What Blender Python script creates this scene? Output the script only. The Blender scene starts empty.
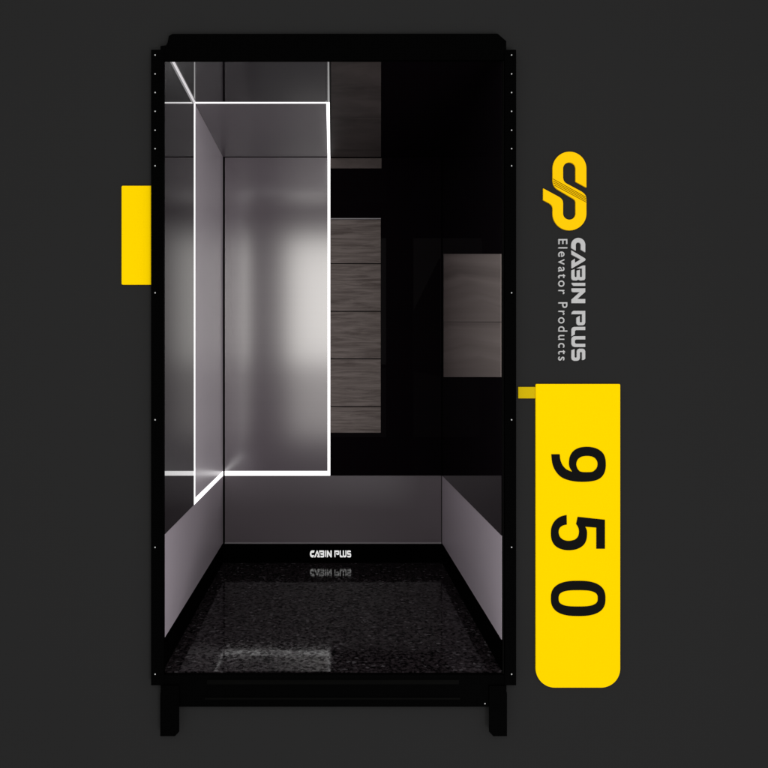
import bpy, bmesh, math
from mathutils import Vector

# ------------------------------------------------------------------ camera, light, exposure
sc = bpy.context.scene
C = sc.collection
D = 3.66                       # camera to the back wall of the cabin
K = 1.1 / 219.0                # metres per picture unit on the back wall
F = D / K
CX, CY = 332.5, 365.0          # vanishing point
ZC = 198 * K                   # camera height above the cabin floor
cam_d = bpy.data.cameras.new('camera'); cam = bpy.data.objects.new('camera', cam_d); C.objects.link(cam)
cam.location = (0, 0, ZC); cam.rotation_euler = (math.radians(90), 0, 0)
cam_d.sensor_width = 36; cam_d.lens = 36 * F / 768.0
cam_d.shift_x = (384 - CX) / 768.0; cam_d.shift_y = (CY - 384) / 768.0
cam_d.clip_start = 0.05; cam_d.clip_end = 100
sc.camera = cam

world = bpy.data.worlds.new('World'); sc.world = world; world.use_nodes = True
nt = world.node_tree; nt.nodes.clear()
wo = nt.nodes.new('ShaderNodeOutputWorld'); wb = nt.nodes.new('ShaderNodeBackground')
tc = nt.nodes.new('ShaderNodeTexCoord'); sx = nt.nodes.new('ShaderNodeSeparateXYZ')
mr = nt.nodes.new('ShaderNodeMapRange'); mr.interpolation_type = 'SMOOTHSTEP'
mr.inputs['From Min'].default_value = -0.985; mr.inputs['From Max'].default_value = -0.94
mr.inputs['To Min'].default_value = 0.03; mr.inputs['To Max'].default_value = 1.0
nt.links.new(tc.outputs['Generated'], sx.inputs[0]); nt.links.new(sx.outputs['Y'], mr.inputs['Value'])
wb.inputs['Color'].default_value = (1, 1, 1, 1)
WS = .73
mm = nt.nodes.new('ShaderNodeMath'); mm.operation = 'MULTIPLY'; mm.inputs[1].default_value = WS
nt.links.new(mr.outputs[0], mm.inputs[0]); nt.links.new(mm.outputs[0], wb.inputs['Strength'])
nt.links.new(wb.outputs[0], wo.inputs[0])

def lamp(name, loc, rot, w, h, power, color=(1, 1, 1)):
    d = bpy.data.lights.new(name, 'AREA'); d.shape = 'RECTANGLE'; d.size = w; d.size_y = h
    d.energy = power; d.color = color
    o = bpy.data.objects.new(name, d); C.objects.link(o); o.location = loc; o.rotation_euler = rot
    return o
lamp('softbox_lamp', (0.05, -0.3, 1.66), (math.radians(90), 0, 0), 1.02, 1.32, 17.5, (1.0, .975, .93))
lamp('lower_softbox_fill', (0.06, -0.3, .6), (math.radians(90), 0, 0), 1.0, 0.72, 3.2, (1.0, .96, .92))  # unseen lamp added to carry the highlight lower and into the ceiling mirror
_d = Vector((-.55, 3.3, 1.9)) - Vector((1.6, -2.4, -1.7))
lamp('low_side_fill', (1.6, -2.4, -1.7), _d.to_track_quat('-Z', 'Y').to_euler(), 1.5, 1.5, 75, (1, .985, 1))  # added fill, lifts the top of the left wall panel

sc.view_settings.view_transform = 'Standard'; sc.view_settings.look = 'None'
sc.view_settings.exposure = 0; sc.view_settings.gamma = 1; sc.view_settings.use_curve_mapping = False
sc.cycles.max_bounces = 10; sc.cycles.diffuse_bounces = 4; sc.cycles.glossy_bounces = 6

# ------------------------------------------------------------------ materials
def lin(c): c /= 255.0; return c / 12.92 if c <= .04045 else ((c + .055) / 1.055) ** 2.4
def rgb(r, g, b): return (lin(r), lin(g), lin(b), 1)
def mat(name, col, rough=.5, ior=1.5, spec=.5, emit=None, noise=None):
    m = bpy.data.materials.new(name); m.use_nodes = True; n = m.node_tree.nodes; l = m.node_tree.links
    p = n['Principled BSDF']
    col = col if len(col) == 4 else (*col, 1)
    p.inputs['Base Color'].default_value = col
    p.inputs['Roughness'].default_value = rough; p.inputs['IOR'].default_value = ior
    p.inputs['Specular IOR Level'].default_value = spec
    if emit:
        p.inputs['Emission Color'].default_value = (*emit[0], 1); p.inputs['Emission Strength'].default_value = emit[1]
    if noise:                      # (scale xyz, amount) fine tone variation that belongs to the surface
        t = n.new('ShaderNodeTexCoord'); mp = n.new('ShaderNodeMapping'); mp.inputs['Scale'].default_value = noise[0]
        no = n.new('ShaderNodeTexNoise'); no.inputs['Scale'].default_value = 1; no.inputs['Detail'].default_value = 6
        r = n.new('ShaderNodeMapRange'); r.inputs['From Min'].default_value = .3; r.inputs['From Max'].default_value = .7
        r.inputs['To Min'].default_value = 1 - noise[1]; r.inputs['To Max'].default_value = 1 + noise[1]
        mx = n.new('ShaderNodeVectorMath'); mx.operation = 'SCALE'; mx.inputs[0].default_value = col[:3]
        l.new(t.outputs['Object'], mp.inputs[0]); l.new(mp.outputs[0], no.inputs[0]); l.new(no.outputs[0], r.inputs[0])
        l.new(r.outputs[0], mx.inputs['Scale']); l.new(mx.outputs[0], p.inputs['Base Color'])
    return m

M = {}
M['backdrop'] = mat('grey_painted_backdrop', rgb(39, 39, 39), .9, spec=0, noise=((3, 3, 3), .01))
M['black'] = mat('black_powder_coat', (.0003, .0003, .0003), .6, spec=.01, noise=((40, 40, 40), .1))
M['black_soft'] = mat('black_steel', (.0018, .0018, .0016), .5, spec=.01, noise=((4, 30, 30), .15))
M['gloss_black'] = mat('smoked_mirror', (.005, .0035, .0048), .03, ior=1.55, noise=((2, 2, 2), .05))
M['back_black'] = mat('black_glass', (.003, .0018, .0027), .015, ior=1.05, noise=((2, 2, 2), .05))
M['satin'] = mat('satin_steel', (.12, .094, .115), .165, ior=2.4, noise=((1, 1, 30), .02))
M['side'] = mat('pearl_laminate', (.8, .72, .79), .3, ior=1.5, noise=((1, 1, 6), .02))
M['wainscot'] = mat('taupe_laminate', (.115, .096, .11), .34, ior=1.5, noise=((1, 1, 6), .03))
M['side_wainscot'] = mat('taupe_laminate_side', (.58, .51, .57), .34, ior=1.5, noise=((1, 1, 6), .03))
M['ceil'] = mat('ceiling_laminate', (.125, .108, .122), .34, ior=1.5, noise=((2, 2, 2), .03))
M['trim'] = mat('steel_trim', (.28, .26, .28), .35)
M['led'] = mat('light_strip_diffuser', (.8, .8, .8), .5, emit=((1, .985, .99), 1.6))
M['led_dim'] = mat('dim_light_strip_diffuser', (.3, .3, .3), .5, emit=((1, .96, .99), .6))
M['letter_lit'] = mat('lit_white_acrylic', (.8, .8, .8), .5, emit=((1, 1, 1), .6))
M['yellow'] = mat('signal_yellow', rgb(250, 210, 0), .7, spec=0, noise=((5, 5, 5), .006))
M['yellow_dark'] = mat('ochre_yellow', rgb(203, 175, 14), .7, spec=0, noise=((5, 5, 5), .006))
M['logo'] = mat('amber_yellow', rgb(250, 198, 10), .7, spec=0, noise=((5, 5, 5), .006))
M['groove'] = mat('groove_brown', rgb(112, 86, 6), .8, spec=0)
M['digit'] = mat('charcoal_vinyl', rgb(19, 19, 19), .8, spec=0)
M['silver'] = mat('silver_letter', rgb(184, 184, 184), .8, spec=0, noise=((5, 5, 5), .01))
M['rivet'] = mat('zinc_rivet', (.55, .55, .55), .4)

def wood_reflection(name, c1, c2, axes, coord='Object', seams=None, spec=.1):  # streaky brown tone for mirror images painted on the black panels
    m = bpy.data.materials.new(name); m.use_nodes = True; n = m.node_tree.nodes; l = m.node_tree.links
    p = n['Principled BSDF']; p.inputs['Roughness'].default_value = .5; p.inputs['Specular IOR Level'].default_value = spec
    t = n.new('ShaderNodeTexCoord'); mp = n.new('ShaderNodeMapping'); mp.inputs['Scale'].default_value = axes
    l.new(t.outputs[coord], mp.inputs[0])
    no = n.new('ShaderNodeTexNoise'); no.inputs['Scale'].default_value = 1; no.inputs['Detail'].default_value = 3 if coord == 'UV' else 9
    no.inputs['Roughness'].default_value = .65; no.inputs['Distortion'].default_value = 0 if coord == 'UV' else .6
    l.new(mp.outputs[0], no.inputs[0])
    cr = n.new('ShaderNodeValToRGB'); e = cr.color_ramp.elements
    e[0].position = .34; e[0].color = (*c1, 1); e[1].position = .62; e[1].color = (*c2, 1)
    l.new(no.outputs[0], cr.inputs[0]); l.new(cr.outputs[0], p.inputs['Base Color'])
    return m
M['wood_reflection'] = wood_reflection('plank_reflection_paint', (.095, .075, .069), (.205, .172, .161), (5, 5, 70))  # wooden wall mirrored in the back glass, reflection put into the colour
M['reflected_dark'] = wood_reflection('ceiling_reflection_paint', (.035, .029, .028), (.075, .062, .06), (2, 5, 2))  # brown reflection in the ceiling glass, put into the colour
M['reflected_brown'] = wood_reflection('wall_reflection_paint', (.15, .124, .117), (.25, .211, .2), (.12, 5, 1), 'UV')  # reflection in the right wall, put into the colour
M['strip'] = wood_reflection('reflection_strip_paint', (.085, .07, .066), (.11, .09, .086), (6, 6, 14))  # upper band of the back glass reflection, put into the colour

def granite():
    m = bpy.data.materials.new('black_granite'); m.use_nodes = True; n = m.node_tree.nodes; l = m.node_tree.links
    p = n['Principled BSDF']; p.inputs['IOR'].default_value = 1.5
    t = n.new('ShaderNodeTexCoord')
    v = n.new('ShaderNodeTexVoronoi'); v.inputs['Scale'].default_value = 95
    no = n.new('ShaderNodeTexNoise'); no.inputs['Scale'].default_value = 85; no.inputs['Detail'].default_value = 5
    no.inputs['Roughness'].default_value = .7
    for q in (v, no): l.new(t.outputs['Object'], q.inputs['Vector'])
    sp = n.new('ShaderNodeSeparateColor'); l.new(v.outputs['Color'], sp.inputs[0])
    r1 = n.new('ShaderNodeValToRGB'); e = r1.color_ramp.elements
    e[0].position = .42; e[0].color = (.0015, .0012, .0014, 1); e[1].position = .66; e[1].color = (.038, .030, .034, 1)
    l.new(no.outputs[0], r1.inputs[0])
    r2 = n.new('ShaderNodeValToRGB'); e = r2.color_ramp.elements
    e[0].position = .93; e[0].color = (0, 0, 0, 1); e[1].position = .99; e[1].color = (.06, .056, .06, 1)
    l.new(sp.outputs[0], r2.inputs[0])
    ad = n.new('ShaderNodeMix'); ad.data_type = 'RGBA'; ad.blend_type = 'ADD'; ad.inputs['Factor'].default_value = 1
    l.new(r1.outputs[0], ad.inputs['A']); l.new(r2.outputs[0], ad.inputs['B']); l.new(ad.outputs['Result'], p.inputs['Base Color'])
    rr = n.new('ShaderNodeMapRange'); rr.inputs['From Min'].default_value = .4; rr.inputs['From Max'].default_value = .65
    rr.inputs['To Min'].default_value = .03; rr.inputs['To Max'].default_value = .14
    l.new(no.outputs[0], rr.inputs[0]); l.new(rr.outputs[0], p.inputs['Roughness'])
    ma = n.new('ShaderNodeMath'); ma.operation = 'MULTIPLY_ADD'; ma.inputs[1].default_value = .45
    l.new(sp.outputs[1], ma.inputs[0]); l.new(no.outputs[0], ma.inputs[2])
    sl = n.new('ShaderNodeMapRange'); sl.inputs['From Min'].default_value = .55; sl.inputs['From Max'].default_value = .95
    sl.inputs['To Min'].default_value = 1.06; sl.inputs['To Max'].default_value = 1.28
    l.new(ma.outputs[0], sl.inputs[0]); l.new(sl.outputs[0], p.inputs['IOR'])
    return m
M['granite'] = granite()

# ------------------------------------------------------------------ builders
def WX(px, Y=D): return (px - CX) * Y / F
def WZ(py, Y=D): return ZC + (CY - py) * Y / F
WLOC = {}
def empty(name, loc, label, cat, group=None):
    o = bpy.data.objects.new(name, None); C.objects.link(o); o.location = loc; o.empty_display_size = .1
    o['label'] = label; o['category'] = cat
    if group: o['group'] = group
    WLOC[o.name] = Vector(loc); return o
def link(name, me, m, parent=None, label=None):
    """me has world-space vertices; its origin goes to its own centre"""
    lo = Vector([min(v.co[i] for v in me.vertices) for i in range(3)]); hi = Vector([max(v.co[i] for v in me.vertices) for i in range(3)])
    c = (lo + hi) / 2
    for v in me.vertices: v.co -= c
    me.materials.clear(); me.materials.append(M[m] if isinstance(m, str) else m)
    o = bpy.data.objects.new(name, me); C.objects.link(o); WLOC[o.name] = c
    if parent: o.parent = parent; o.location = c - WLOC[parent.name]
    else: o.location = c
    if label: o['label'] = label
    return o
def bm_box(bm, x0, x1, y0, y1, z0, z1, bev=0):
    r = bmesh.ops.create_cube(bm, size=1)
    vs = r['verts']
    for v in vs:
        v.co = Vector(((x0 + x1) / 2 + v.co.x * (x1 - x0), (y0 + y1) / 2 + v.co.y * (y1 - y0), (z0 + z1) / 2 + v.co.z * (z1 - z0)))
    if bev:
        es = {e for v in vs for e in v.link_edges}
        bmesh.ops.bevel(bm, geom=list(es), offset=bev, segments=2, affect='EDGES', profile=.7)
def finish(bm, name):
    me = bpy.data.meshes.new(name); bmesh.ops.recalc_face_normals(bm, faces=bm.faces); bm.to_mesh(me); bm.free(); return me
def box(name, x0, x1, y0, y1, z0, z1, m, parent=None, bev=0, label=None):
    bm = bmesh.new(); bm_box(bm, x0, x1, y0, y1, z0, z1, bev); return link(name, finish(bm, name), m, parent, label)
def prism(name, pts, y0, y1, m, parent=None, label=None, bev=.0015):
    """outline in world (x, z), thick from y0 to y1"""
    bm = bmesh.new(); f = bm.faces.new([bm.verts.new((x, y0, z)) for x, z in pts])
    r = bmesh.ops.extrude_face_region(bm, geom=[f])
    for v in [g for g in r['geom'] if isinstance(g, bmesh.types.BMVert)]: v.co.y = y1
    bmesh.ops.recalc_face_normals(bm, faces=bm.faces)
    if bev and len(pts) == 4: bmesh.ops.bevel(bm, geom=list(bm.edges), offset=bev, segments=2, affect='EDGES', clamp_overlap=True)
    return link(name, finish(bm, name), m, parent, label)
def glyph_mesh(name, loops, Yf, thick):
    """filled flat letter with holes: loops of world (x, z); front face at Yf"""
    cu = bpy.data.curves.new(name, 'CURVE'); cu.dimensions = '2D'; cu.fill_mode = 'BOTH'; cu.extrude = thick / 2
    for lp in loops:
        s = cu.splines.new('POLY'); s.points.add(len(lp) - 1)
        for p, (x, z) in zip(s.points, lp): p.co = (x, z, 0, 1)
        s.use_cyclic_u = True
    ob = bpy.data.objects.new(name, cu); C.objects.link(ob)
    dg = bpy.context.evaluated_depsgraph_get(); me = bpy.data.meshes.new_from_object(ob.evaluated_get(dg))
    bpy.data.objects.remove(ob); bpy.data.curves.remove(cu)
    for v in me.vertices:
        x, y, z = v.co; v.co = (x, Yf + thick / 2 - z, y)
    return me
def arc(cx, cy, rx, ry, a0, a1, n=20):       # picture angles, y down
    return [(cx + rx * math.cos(math.radians(a0 + (a1 - a0) * i / n)), cy - ry * math.sin(math.radians(a0 + (a1 - a0) * i / n))) for i in range(n + 1)]
def smooth(pts, n=6):
    """Catmull-Rom through pts; a point written (x, y, 1) is a sharp corner"""
    out = []; N = len(pts)
    for i in range(N):
        p0, p1, p2, p3 = pts[i - 1], pts[i], pts[(i + 1) % N], pts[(i + 2) % N]
        a = p1 if len(p1) == 3 else p0; b = p2 if len(p2) == 3 else p3
        for k in range(n):
            t = k / n; q = []
            for j in (0, 1):
                m1 = (p2[j] - a[j]) / 2 * (1 if len(p1) == 2 else 1); m2 = (b[j] - p1[j]) / 2
                q.append((2*t**3 - 3*t**2 + 1) * p1[j] + (t**3 - 2*t**2 + t) * m1 + (-2*t**3 + 3*t**2) * p2[j] + (t**3 - t**2) * m2)
            out.append(tuple(q))
    return out

# ------------------------------------------------------------------ depths
YW = 2.372                     # face of the backdrop
YB, YF = 2.364, 2.348          # back and front of the door frame plates
X0, X1 = -.55, .55             # side wall faces
ZT = WZ(157)                   # ceiling face
ZK, ZW, ZL = WZ(543), WZ(475.6), WZ(471.1)      # top of kick plate, top of wainscot, top of light strip
YD0, YD1 = 2.896, 2.915        # light loop on ceiling / left wall

# backdrop wall with the opening the cabin passes through
hx0, hx1, hz0, hz1 = -.558, .558, -.032, WZ(46.6, YW)
bm = bmesh.new()
gx = [-9, hx0, hx1, 9]; gz = [-6, hz0, hz1, 8]
for yy in (YW, YW + .02):
    vs = [[bm.verts.new((x, yy, z)) for x in gx] for z in gz]
    for i in range(3):
        for j in range(3):
            if not (i == 1 and j == 1): bm.faces.new([vs[i][j], vs[i][j+1], vs[i+1][j+1], vs[i+1][j]])
bm.normal_update()
w = link('backdrop_wall', finish(bm, 'backdrop_wall'), 'backdrop'); w['kind'] = 'structure'

# ------------------------------------------------------------------ elevator cabin
cab = empty('elevator_cabin', (0, 2.9, 0), 'tall black elevator cabin with open front, glowing light strips and glossy black panels', 'elevator cabin')
T = .006
# outer shell (seen in the joints)
box('shell_panel', X0 - .03, X1 + .03, D + T, D + .03, -.03, ZT + .03, 'black', cab)
box('shell_panel', X0 - .03, X0 - T, YW + .021, D + T, -.03, ZT + .03, 'black', cab)
box('shell_panel', X1 + T, X1 + .03, YW + .021, D + T, -.03, ZT + .03, 'black', cab)
box('shell_panel', X0 - T, X1 + T, YW + .021, D + T, ZT + T, ZT + .03, 'black', cab)
box('floor', X0 - T, X1 + T, YB + .0005, D + T, -.03, 0, 'granite', cab, label='speckled black granite floor')
xg0, xg1 = WX(224.9), WX(441.2)
xs0, xs1 = WX(327.6), WX(330.2)
# back wall
box('wall_panel', xg0, xs0 - .0005, D, D + T, ZL + .0005, WZ(157.6), 'satin', cab, label='satin grey steel wall panel with soft highlight')
box('wall_panel', xs1 + .0005, xg1, D, D + T, ZW + .0005, WZ(157.6), 'back_black', cab, label='black glass wall panel')
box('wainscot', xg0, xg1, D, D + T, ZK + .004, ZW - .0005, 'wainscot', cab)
box('trim', xg0, xg1, D - .002, D + T, ZK - .003, ZK + .0035, 'trim', cab)
kick = box('kick_plate', X0 + .0005, X1 - .0005, D - .002, D + T, .0005, ZK - .0035, 'black', cab)
# reflected wooden wall painted as five planks, tops at the seams of the photograph
seams = [219.5, 263.8, 311.4, 358.8, 406.4, 433]
bm = bmesh.new()
xw0, xw1 = xs1 + .001, WX(380.6)
for a, b in zip(seams[:-1], seams[1:]):
    bm_box(bm, xw0, xw1, D - .008, D - .0005, WZ(b) + .0025, WZ(a) - .0025, .001)
wd = link('plank_reflection', finish(bm, 'plank_reflection'), 'wood_reflection', cab, label='painted reflection of brown planks in the black glass')
box('trim', xw0, xw1, D - .009, D - .0005, WZ(219.5), WZ(218.5), 'trim', cab)  # pale upper edge of the painted reflection
box('reflection_strip', xw0, WX(381.4), D - .006, D - .0005, WZ(168.5), WZ(158.6), 'strip', cab)  # another band of the painted reflection, above the planks
# left wall
box('wall_panel', X0 - T, X0, YD1 + .0005, D - .0005, ZL + .0005, ZT - .0005, 'side', cab, label='pale grey side wall panel')
box('wall_panel', X0 - T, X0, YW + .001, YD0 - .0005, ZW + .0005, ZT - .0005, 'gloss_black', cab, label='smoked mirror side panel')
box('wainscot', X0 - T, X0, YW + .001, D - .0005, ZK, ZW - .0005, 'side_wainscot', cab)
box('kick_plate', X0 - T, X0, YW + .001, D - .003, .0005, ZK - .0005, 'black', cab)
# right wall
box('wall_panel', X1, X1 + T, YW + .001, D - .0005, ZW + .0005, ZT - .0005, 'gloss_black', cab, label='smoked mirror side panel opposite the lit one')
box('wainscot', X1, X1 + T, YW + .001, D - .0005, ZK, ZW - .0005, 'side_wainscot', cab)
box('kick_plate', X1, X1 + T, YW + .001, D - .003, .0005, ZK - .0005, 'black', cab)
# brown reflection painted on the right wall, tapering towards the door
def reflection_inlay(name, quads, normal_thick, m, label):  # thin solid that carries a painted reflection
    """quads: four corners (u0v0, u1v0, u1v1, u0v1) per piece, a thin solid offset by normal_thick"""
    bm = bmesh.new(); uv = bm.loops.layers.uv.new('UVMap')
    for q, (v0, v1) in quads:
        a = [bm.verts.new(p) for p in q]; b = [bm.verts.new(Vector(p) + Vector(normal_thick)) for p in q]
        f = bm.faces.new(a); g = bm.faces.new(b[::-1])
        for fc, uvs in ((f, [(0, v0), (1, v0), (1, v1), (0, v1)]), (g, [(0, v1), (1, v1), (1, v0), (0, v0)])):
            for lp, t in zip(fc.loops, uvs): lp[uv].uv = t
        for i in range(4): bm.faces.new([a[i], a[(i+1) % 4], b[(i+1) % 4], b[i]])
    return link(name, finish(bm, name), m, cab, label)
s0, s1 = (444.3 - CX) / 109.5, (501.6 - CX) / 109.5
def rp(s, py): return (X1 - .0004, D / s, ZC + (CY - py) / s * K)
reflection_inlay('wall_reflection', [([rp(s0, 377), rp(s1, 377), rp(s1, 322.2), rp(s0, 322)], (0, .45)), ([rp(s0, 321.7), rp(s1, 321.7), rp(s1, 254), rp(s0, 254)], (.5, 1))],
      (-.003, 0, 0), 'reflected_brown', 'brown reflection painted on the black side wall')
# ceiling
box('ceiling_panel', X0 - T, xs0 - .0005, YD1 + .0005, D - .0005, ZT, ZT + T, 'ceil', cab, label='grey ceiling panel inside the light loop')
box('ceiling_panel', X0 - T, xs0 - .0005, YW + .001, YD0 - .0005, ZT, ZT + T, 'gloss_black', cab, label='smoked mirror ceiling panel by the door')
box('ceiling_panel', xs1 + .0005, X1 + T, YW + .001, D - .0005, ZT, ZT + T, 'back_black', cab, label='black glass ceiling panel')
box('ceiling_panel', xs0, xs1, YW + .001, YD0 - .0005, ZT, ZT + T, 'gloss_black', cab)
def cp(py, px): s = min((CY - py) / 208.0, 1.53); return ((px - CX) / s * K, D / s, ZT - .0004)
reflection_inlay('ceiling_reflection', [([cp(156.2, 331), cp(156.2, 381), cp(118, 381), cp(118, 331)], (0, .5)), ([cp(117.2, 331), cp(117.2, 381), cp(58, 381), cp(58, 331)], (.5, 1))],
      (0, 0, -.003), 'reflected_dark', 'dark brown reflection painted on the black ceiling')  # reflection in the ceiling glass, painted as two tapered pieces
# light strips: one loop over ceiling, back wall and left wall
P = .0008
box('light_strip', xs0, xs1, D - P, D + T, ZW, ZT - .0005, 'led', cab)
box('light_strip', xg0, xs0 - .0002, D - P, D + T, ZW, ZL, 'led', cab)
box('light_strip', X0 - T, X0 + P, YD1, D - P - .001, ZW, ZL, 'led', cab)
box('light_strip', X0 - T, X0 + P, YD0, YD1 - .0002, ZW, ZT - .0005, 'led', cab)
box('light_strip', X0 + P + .001, xs1, YD0, YD1 - .006, ZT - P, ZT + T, 'led', cab)
box('light_strip', xs0, xs1, YD1 - .0055, D - P - .001, ZT - P, ZT + T, 'led', cab)
box('light_strip', X0 + .0002, X0 + .0065, YW + .002, YD0 - .001, ZT - .0065, ZT - .0002, 'led_dim', cab, label='dimmer light strip along the ceiling corner')

# door frame, outline read on the front plane
def fp(l, Y=YF): return [(WX(x, Y), WZ(y, Y)) for x, y in l]
zs = WZ(672.5, YB)             # visible top of sill comes from its rear edge
def inner_x(px): return WX(px, YB)
zh = WZ(62, YB)
hd = [(160.5, 70), (160.5, 46), (166, 45.2), (167.6, 42.5), (168.8, 36), (172.5, 33.8), (497.5, 33.6), (506.2, 41), (506.2, 70)]
pts = fp(hd); pts[0] = (pts[0][0], zh); pts[-1] = (pts[-1][0], zh)
header = prism('header', pts, YF, YB - .0005, 'black', cab)
def post(xa, xb, inner):
    xa, xb = WX(xa, YF), WX(xb, YF)
    if inner[0]: xa = inner_x(inner[0])
    if inner[1]: xb = inner_x(inner[1])
    return prism('post', [(xa, WZ(685, YF)), (xb, WZ(685, YF)), (xb, WZ(50, YF)), (xa, WZ(50, YF))], YF - .003, YB - .001, 'black', cab, bev=.001)
pl = post(151.2, 0, (None, 165)); pr = post(0, 516, (503.5, None))
box('door_jamb', inner_x(502), inner_x(503.2), YF + .004, YB + .0002, WZ(673, YB), zh - .001, 'black_soft', cab)
def rivet(px, py, parent, Y=YF - .003, r=.0023, m='rivet'):
    bm = bmesh.new(); bmesh.ops.create_uvsphere(bm, u_segments=12, v_segments=8, radius=r)
    for v in bm.verts: v.co = Vector((v.co.x + WX(px, Y), v.co.y * .6 + Y, v.co.z + WZ(py, Y)))
    me = finish(bm, 'rivet')
    for p in me.polygons: p.use_smooth = True
    return link('rivet', me, m, parent)
for px, pp in ((155.1, pl), (511.6, pr)):
    for py in (55, 73.9, 92.5, 111.3, 130.2, 148.6, 165.8, 292.8, 419.8, 547.3, 674.2): rivet(px, py, pp)
sp_ = fp([(160.6, 707), (506.6, 707), (506.6, 672), (160.6, 672)]); sp_[2] = (sp_[2][0], zs); sp_[3] = (sp_[3][0], zs)
sill = prism('sill', sp_, YF, YB - .0005, 'black', cab)
box('rail', WX(207, YF), WX(459, YF), YF - .003, YF - .0002, WZ(684, YF), WZ(679.5, YF), 'black_soft', sill, bev=.0008)
box('rail', WX(205, YF), WX(460, YF), YF - .003, YF - .0002, WZ(699.3, YF), WZ(697.3, YF), 'black_soft', sill, bev=.0008)
rivet(485, 703.6, sill, YF, .0022); 
for a, b in ((160.2, 178.9), (489.3, 507)):
    left = a < 300
    o = [(a, 736.2), (b - 4, 736.2), (b, 732), (b, 700), (a, 700)] if left else [(a + 4, 736.2), (b, 736.2), (b, 693.5), (b - .9, 690), (b - .9, 686), (a, 686), (a, 732)]
    if left: o = o[:3] + [(b, 686), (a + 1, 686), (a + .9, 690), (a, 694)]
    prism('leg', fp(o, YF - .006), YF - .006, YF - .0005, 'black', cab)

# ------------------------------------------------------------------ lettering shared by the logo and the kick plate
Z = 768 / 42.0
R = {1: 234, 2: 270, 3: 306, 4: 325}
def A_(cx, cy, r, a0, a1, n=14): return arc(cx, cy, r, r, a0, a1, n)
LET = [
 (1, [(390, 255), (390, 200)] + A_(518, 198, 128, 180, 0) + [(645, 332), (565, 285)] + A_(518, 200, 47, 0, 180) + [(472, 305)]),
 (1, [(390, 298), (632, 440), (648, 455), (650, 468), (640, 488), (408, 626), (395, 620), (395, 492), (455, 450), (455, 525), (560, 465), (395, 375)]),
 (2, [(480, -30), (600, -83), (645, -83), (645, 155), (628, 183), (560, 192), (520, 174), (485, 192), (425, 188), (399, 165), (393, 140), (393, 5), (450, -15), (450, 115), (465, 130), (482, 130), (490, 120), (490, 10), (548, -5), (548, 118), (560, 130), (578, 130), (588, 118), (588, -28)]),
 (2, [(395, 235), (645, 235), (645, 290), (435, 290), (410, 270)]),
 (2, [(395, 335), (645, 335), (645, 400), (500, 530), (645, 530), (645, 605), (395, 605), (395, 540), (545, 405), (420, 405), (398, 385)]),
 (3, [(395, 150), (402, 112), (430, 88), (645, 88), (645, 305), (632, 335), (605, 352), (525, 354), (495, 338), (485, 310), (485, 215), (545, 178), (545, 288), (556, 300), (575, 300), (588, 290), (588, 150)]),
 (3, [(645, 380), (645, 440), (475, 440), (455, 460), (455, 520), (395, 555), (395, 425), (410, 395), (440, 382)]),
 (3, [(645, 550), (645, 612), (478, 612), (455, 630), (455, 675), (475, 690), (645, 690), (645, 750), (455, 750), (415, 735), (395, 695), (395, 600), (410, 568), (440, 552)]),
 (4, [(395, 460), (450, 440), (450, 585), (465, 597), (480, 597), (492, 585), (492, 478), (505, 448), (535, 433), (600, 433), (632, 448), (645, 480), (645, 615), (620, 637), (588, 642), (588, 505), (576, 492), (560, 492), (548, 505), (548, 608), (530, 642), (495, 655), (440, 655), (405, 635), (393, 600)]),
]
def px_letters():
    for r, pts in LET: yield [(550 + x / Z, R[r] + y / Z) for x, y in pts]

YL = YW - .006
logo = empty('logo', (WX(571, YL), YW - .003, WZ(361, YL)), 'amber and silver company logo running down the grey wall above the numbered plaque', 'logo')
for g in px_letters():
    link('letter', glyph_mesh('letter', [fp(g, YL)], YL, .006), 'silver', logo)
q = 768 / 140.0
def e_(l): return [(500 + x / q, 130 + y / q) for x, y in l]
emb = e_([(474, 315), (415, 283)] + arc(380.5, 212, 34.5, 35, 0, 180) + [(346, 262), (349, 276), (356, 287), (366, 294), (448, 338), (462, 349), (471, 362), (474, 378)]
         + arc(381.5, 458, 92.5, 92, 0, -180, 30) + [(289, 428), (286, 417), (280, 409), (271, 402), (237, 384), (237, 320), (324, 367), (336, 376), (344, 388), (346, 402)]
         + arc(380.5, 458, 34.5, 34, -180, 0)  + [(415, 396), (412, 385), (403, 377), (315, 325), (302, 314), (293, 299), (289, 280)] + arc(381.5, 212, 92.5, 93, 180, 0, 30))
em = link('emblem', glyph_mesh('emblem', [fp(emb, YL)], YL, .006), 'logo', logo)
for (x0, y0, x1, y1) in ((290, 268, 470, 368), (291, 279, 473, 378), (294, 290, 473, 387), (299, 303, 473, 396)):
    nx, ny = (y1 - y0), -(x1 - x0); ln = math.hypot(nx, ny); nx, ny = nx / ln * 1.6, ny / ln * 1.6
    g = e_([(x0 + nx, y0 + ny), (x1 + nx, y1 + ny), (x1 - nx, y1 - ny), (x0 - nx, y0 - ny)])
    link('groove', glyph_mesh('groove', [fp(g, YL)], YL - .0005, .001), 'groove', em)

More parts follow.
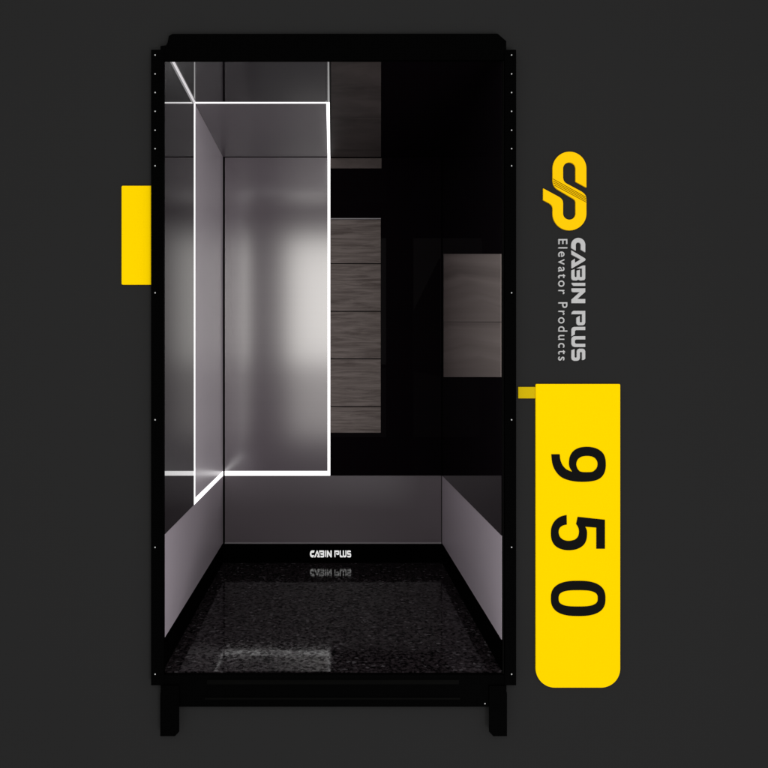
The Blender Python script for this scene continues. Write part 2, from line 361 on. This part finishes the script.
def text_mesh(body, spacing):
    cu = bpy.data.curves.new('tagline', 'FONT'); cu.body = body; cu.size = 1; cu.space_character = spacing; cu.extrude = .1
    ob = bpy.data.objects.new('tagline', cu); C.objects.link(ob)
    dg = bpy.context.evaluated_depsgraph_get(); me = bpy.data.meshes.new_from_object(ob.evaluated_get(dg))
    bpy.data.objects.remove(ob); bpy.data.curves.remove(cu); return me
def bb(me, i): return min(v.co[i] for v in me.vertices), max(v.co[i] for v in me.vertices)
mE = text_mesh('E', 1); cap = bb(mE, 1)[1]
kx = 8.9 / cap; need = (360.6 - 239) / kx
a = bb(text_mesh('Elevator Products', 1), 0); b = bb(text_mesh('Elevator Products', 2), 0)
la, lb = a[1] - a[0], b[1] - b[0]
sp2 = 1 + (need - la) / (lb - la)
me = text_mesh('Elevator Products', sp2); x0 = bb(me, 0)[0]
for v in me.vertices:
    x, y, z = v.co; px = 558.5 + y * kx; py = 239 + (x - x0) * kx
    v.co = (WX(px, YL), YL + .003 - z * .03, WZ(py, YL))
bmT = bmesh.new(); bmT.from_mesh(me); bmesh.ops.remove_doubles(bmT, verts=bmT.verts, dist=1e-6)
bmT.verts.ensure_lookup_table(); seen = set()
for v in sorted(bmT.verts, key=lambda v: -v.co.z):
    if v.index in seen: continue
    isl, st = set(), [v]
    while st:
        u = st.pop()
        if u.index in seen: continue
        seen.add(u.index); isl.add(u.index); st += [e.other_vert(u) for e in u.link_edges]
    vs = sorted(isl); ix = {a: i for i, a in enumerate(vs)}
    lm = bpy.data.meshes.new('small_letter')
    lm.from_pydata([bmT.verts[a].co[:] for a in vs], [], [[ix[w.index] for w in f.verts] for f in bmT.faces if f.verts[0].index in isl])
    link('small_letter', lm, 'silver', logo)
bmT.free()

for g in px_letters():
    o = [(WX(309.9 + (y - 237.8) * 41.2 / 123.0), WZ(557.2 - (x - 571.4) * 6.9 / 13.9)) for x, y in g]
    link('letter', glyph_mesh('letter', [o], D - .0045, .002), 'letter_lit', kick)

# ------------------------------------------------------------------ yellow plaques
def rrect(x0, y0, x1, y1, rt, rb):
    return arc(x1 - rt, y0 + rt, rt, rt, 0, 90, 6) + arc(x0 + rt, y0 + rt, rt, rt, 90, 180, 6) + arc(x0 + rb, y1 - rb, rb, rb, 180, 270, 14) + arc(x1 - rb, y1 - rb, rb, rb, 270, 360, 14)
YP = YW - .008
pq = empty('number_plaque', (WX(578, YP), YW - .004, WZ(687.5, YP)), 'tall yellow plaque with rounded lower corners reading 950 sideways', 'plaque')
link('plate', glyph_mesh('plate', [fp(rrect(535.8, 384, 620.2, 687.6, 1.2, 19), YP)], YP, .008), 'yellow', pq)
box('tab', WX(518.6, YP), WX(537, YP), YP + .003, YW, WZ(398.4, YP), WZ(387, YP), 'yellow_dark', pq, label='small ochre tab at the upper edge')
def dz(l, oy): return [(500 + p[0] / q, oy + p[1] / q, *p[2:]) for p in l]
nine = smooth(dz([(281, 517, 1), (327, 517, 1), (331, 548), (343, 577), (362, 598), (382, 608), (397, 613, 1), (384, 594), (378, 570), (383, 530), (402, 500), (433, 482), (475, 476), (520, 482), (556, 502), (574, 530), (580, 570), (575, 610), (558, 640), (530, 658), (492, 666), (440, 668), (388, 662), (340, 645), (308, 614), (288, 572)], 360))
nineh = smooth(dz([(418, 572), (425, 547), (445, 531), (476, 526), (508, 531), (528, 547), (535, 571), (529, 594), (512, 611, 1), (495, 615), (457, 615), (438, 611, 1), (425, 596)], 360))
five = smooth(dz([(365, 521, 1), (366, 573, 1), (343, 579), (327, 592), (321, 613), (327, 638), (346, 656), (376, 663), (410, 656), (428, 638), (433, 613), (429, 590), (417, 570, 1), (426, 531, 1), (575, 547, 1), (575, 706, 1), (528, 706, 1), (528, 590, 1), (467, 585, 1), (475, 603), (477, 626), (472, 660), (455, 688), (420, 708), (376, 714), (335, 708), (303, 690), (284, 660), (279, 620), (284, 583), (303, 551), (332, 530)], 420))
def superel(cx, cy, rx, ry, n, N=72):
    o = []
    for i in range(N):
        t = 2 * math.pi * i / N; c, s = math.cos(t), math.sin(t)
        o.append((cx + rx * math.copysign(abs(c) ** (2 / n), c), cy + ry * math.copysign(abs(s) ** (2 / n), s)))
    return o
zero = dz(superel(428.5, 210.5, 149.5, 96.5, 2.6), 560); zeroh = dz(superel(428.5, 210, 107.5, 45, 2.9), 560)
for g in ([nine, nineh], [five], [zero, zeroh]):
    link('digit', glyph_mesh('digit', [fp([p[:2] for p in lp], YP) for lp in g], YP - .0015, .0014), 'digit', pq)
tb = link('yellow_plate', glyph_mesh('yellow_plate', [fp(rrect(121.6, 185.8, 158, 284.6, 1.2, 1.2), YP)], YP, .008), 'yellow')
tb['label'] = 'small blank yellow plate tucked behind the cabin frame, beside the lit wall'; tb['category'] = 'plate'
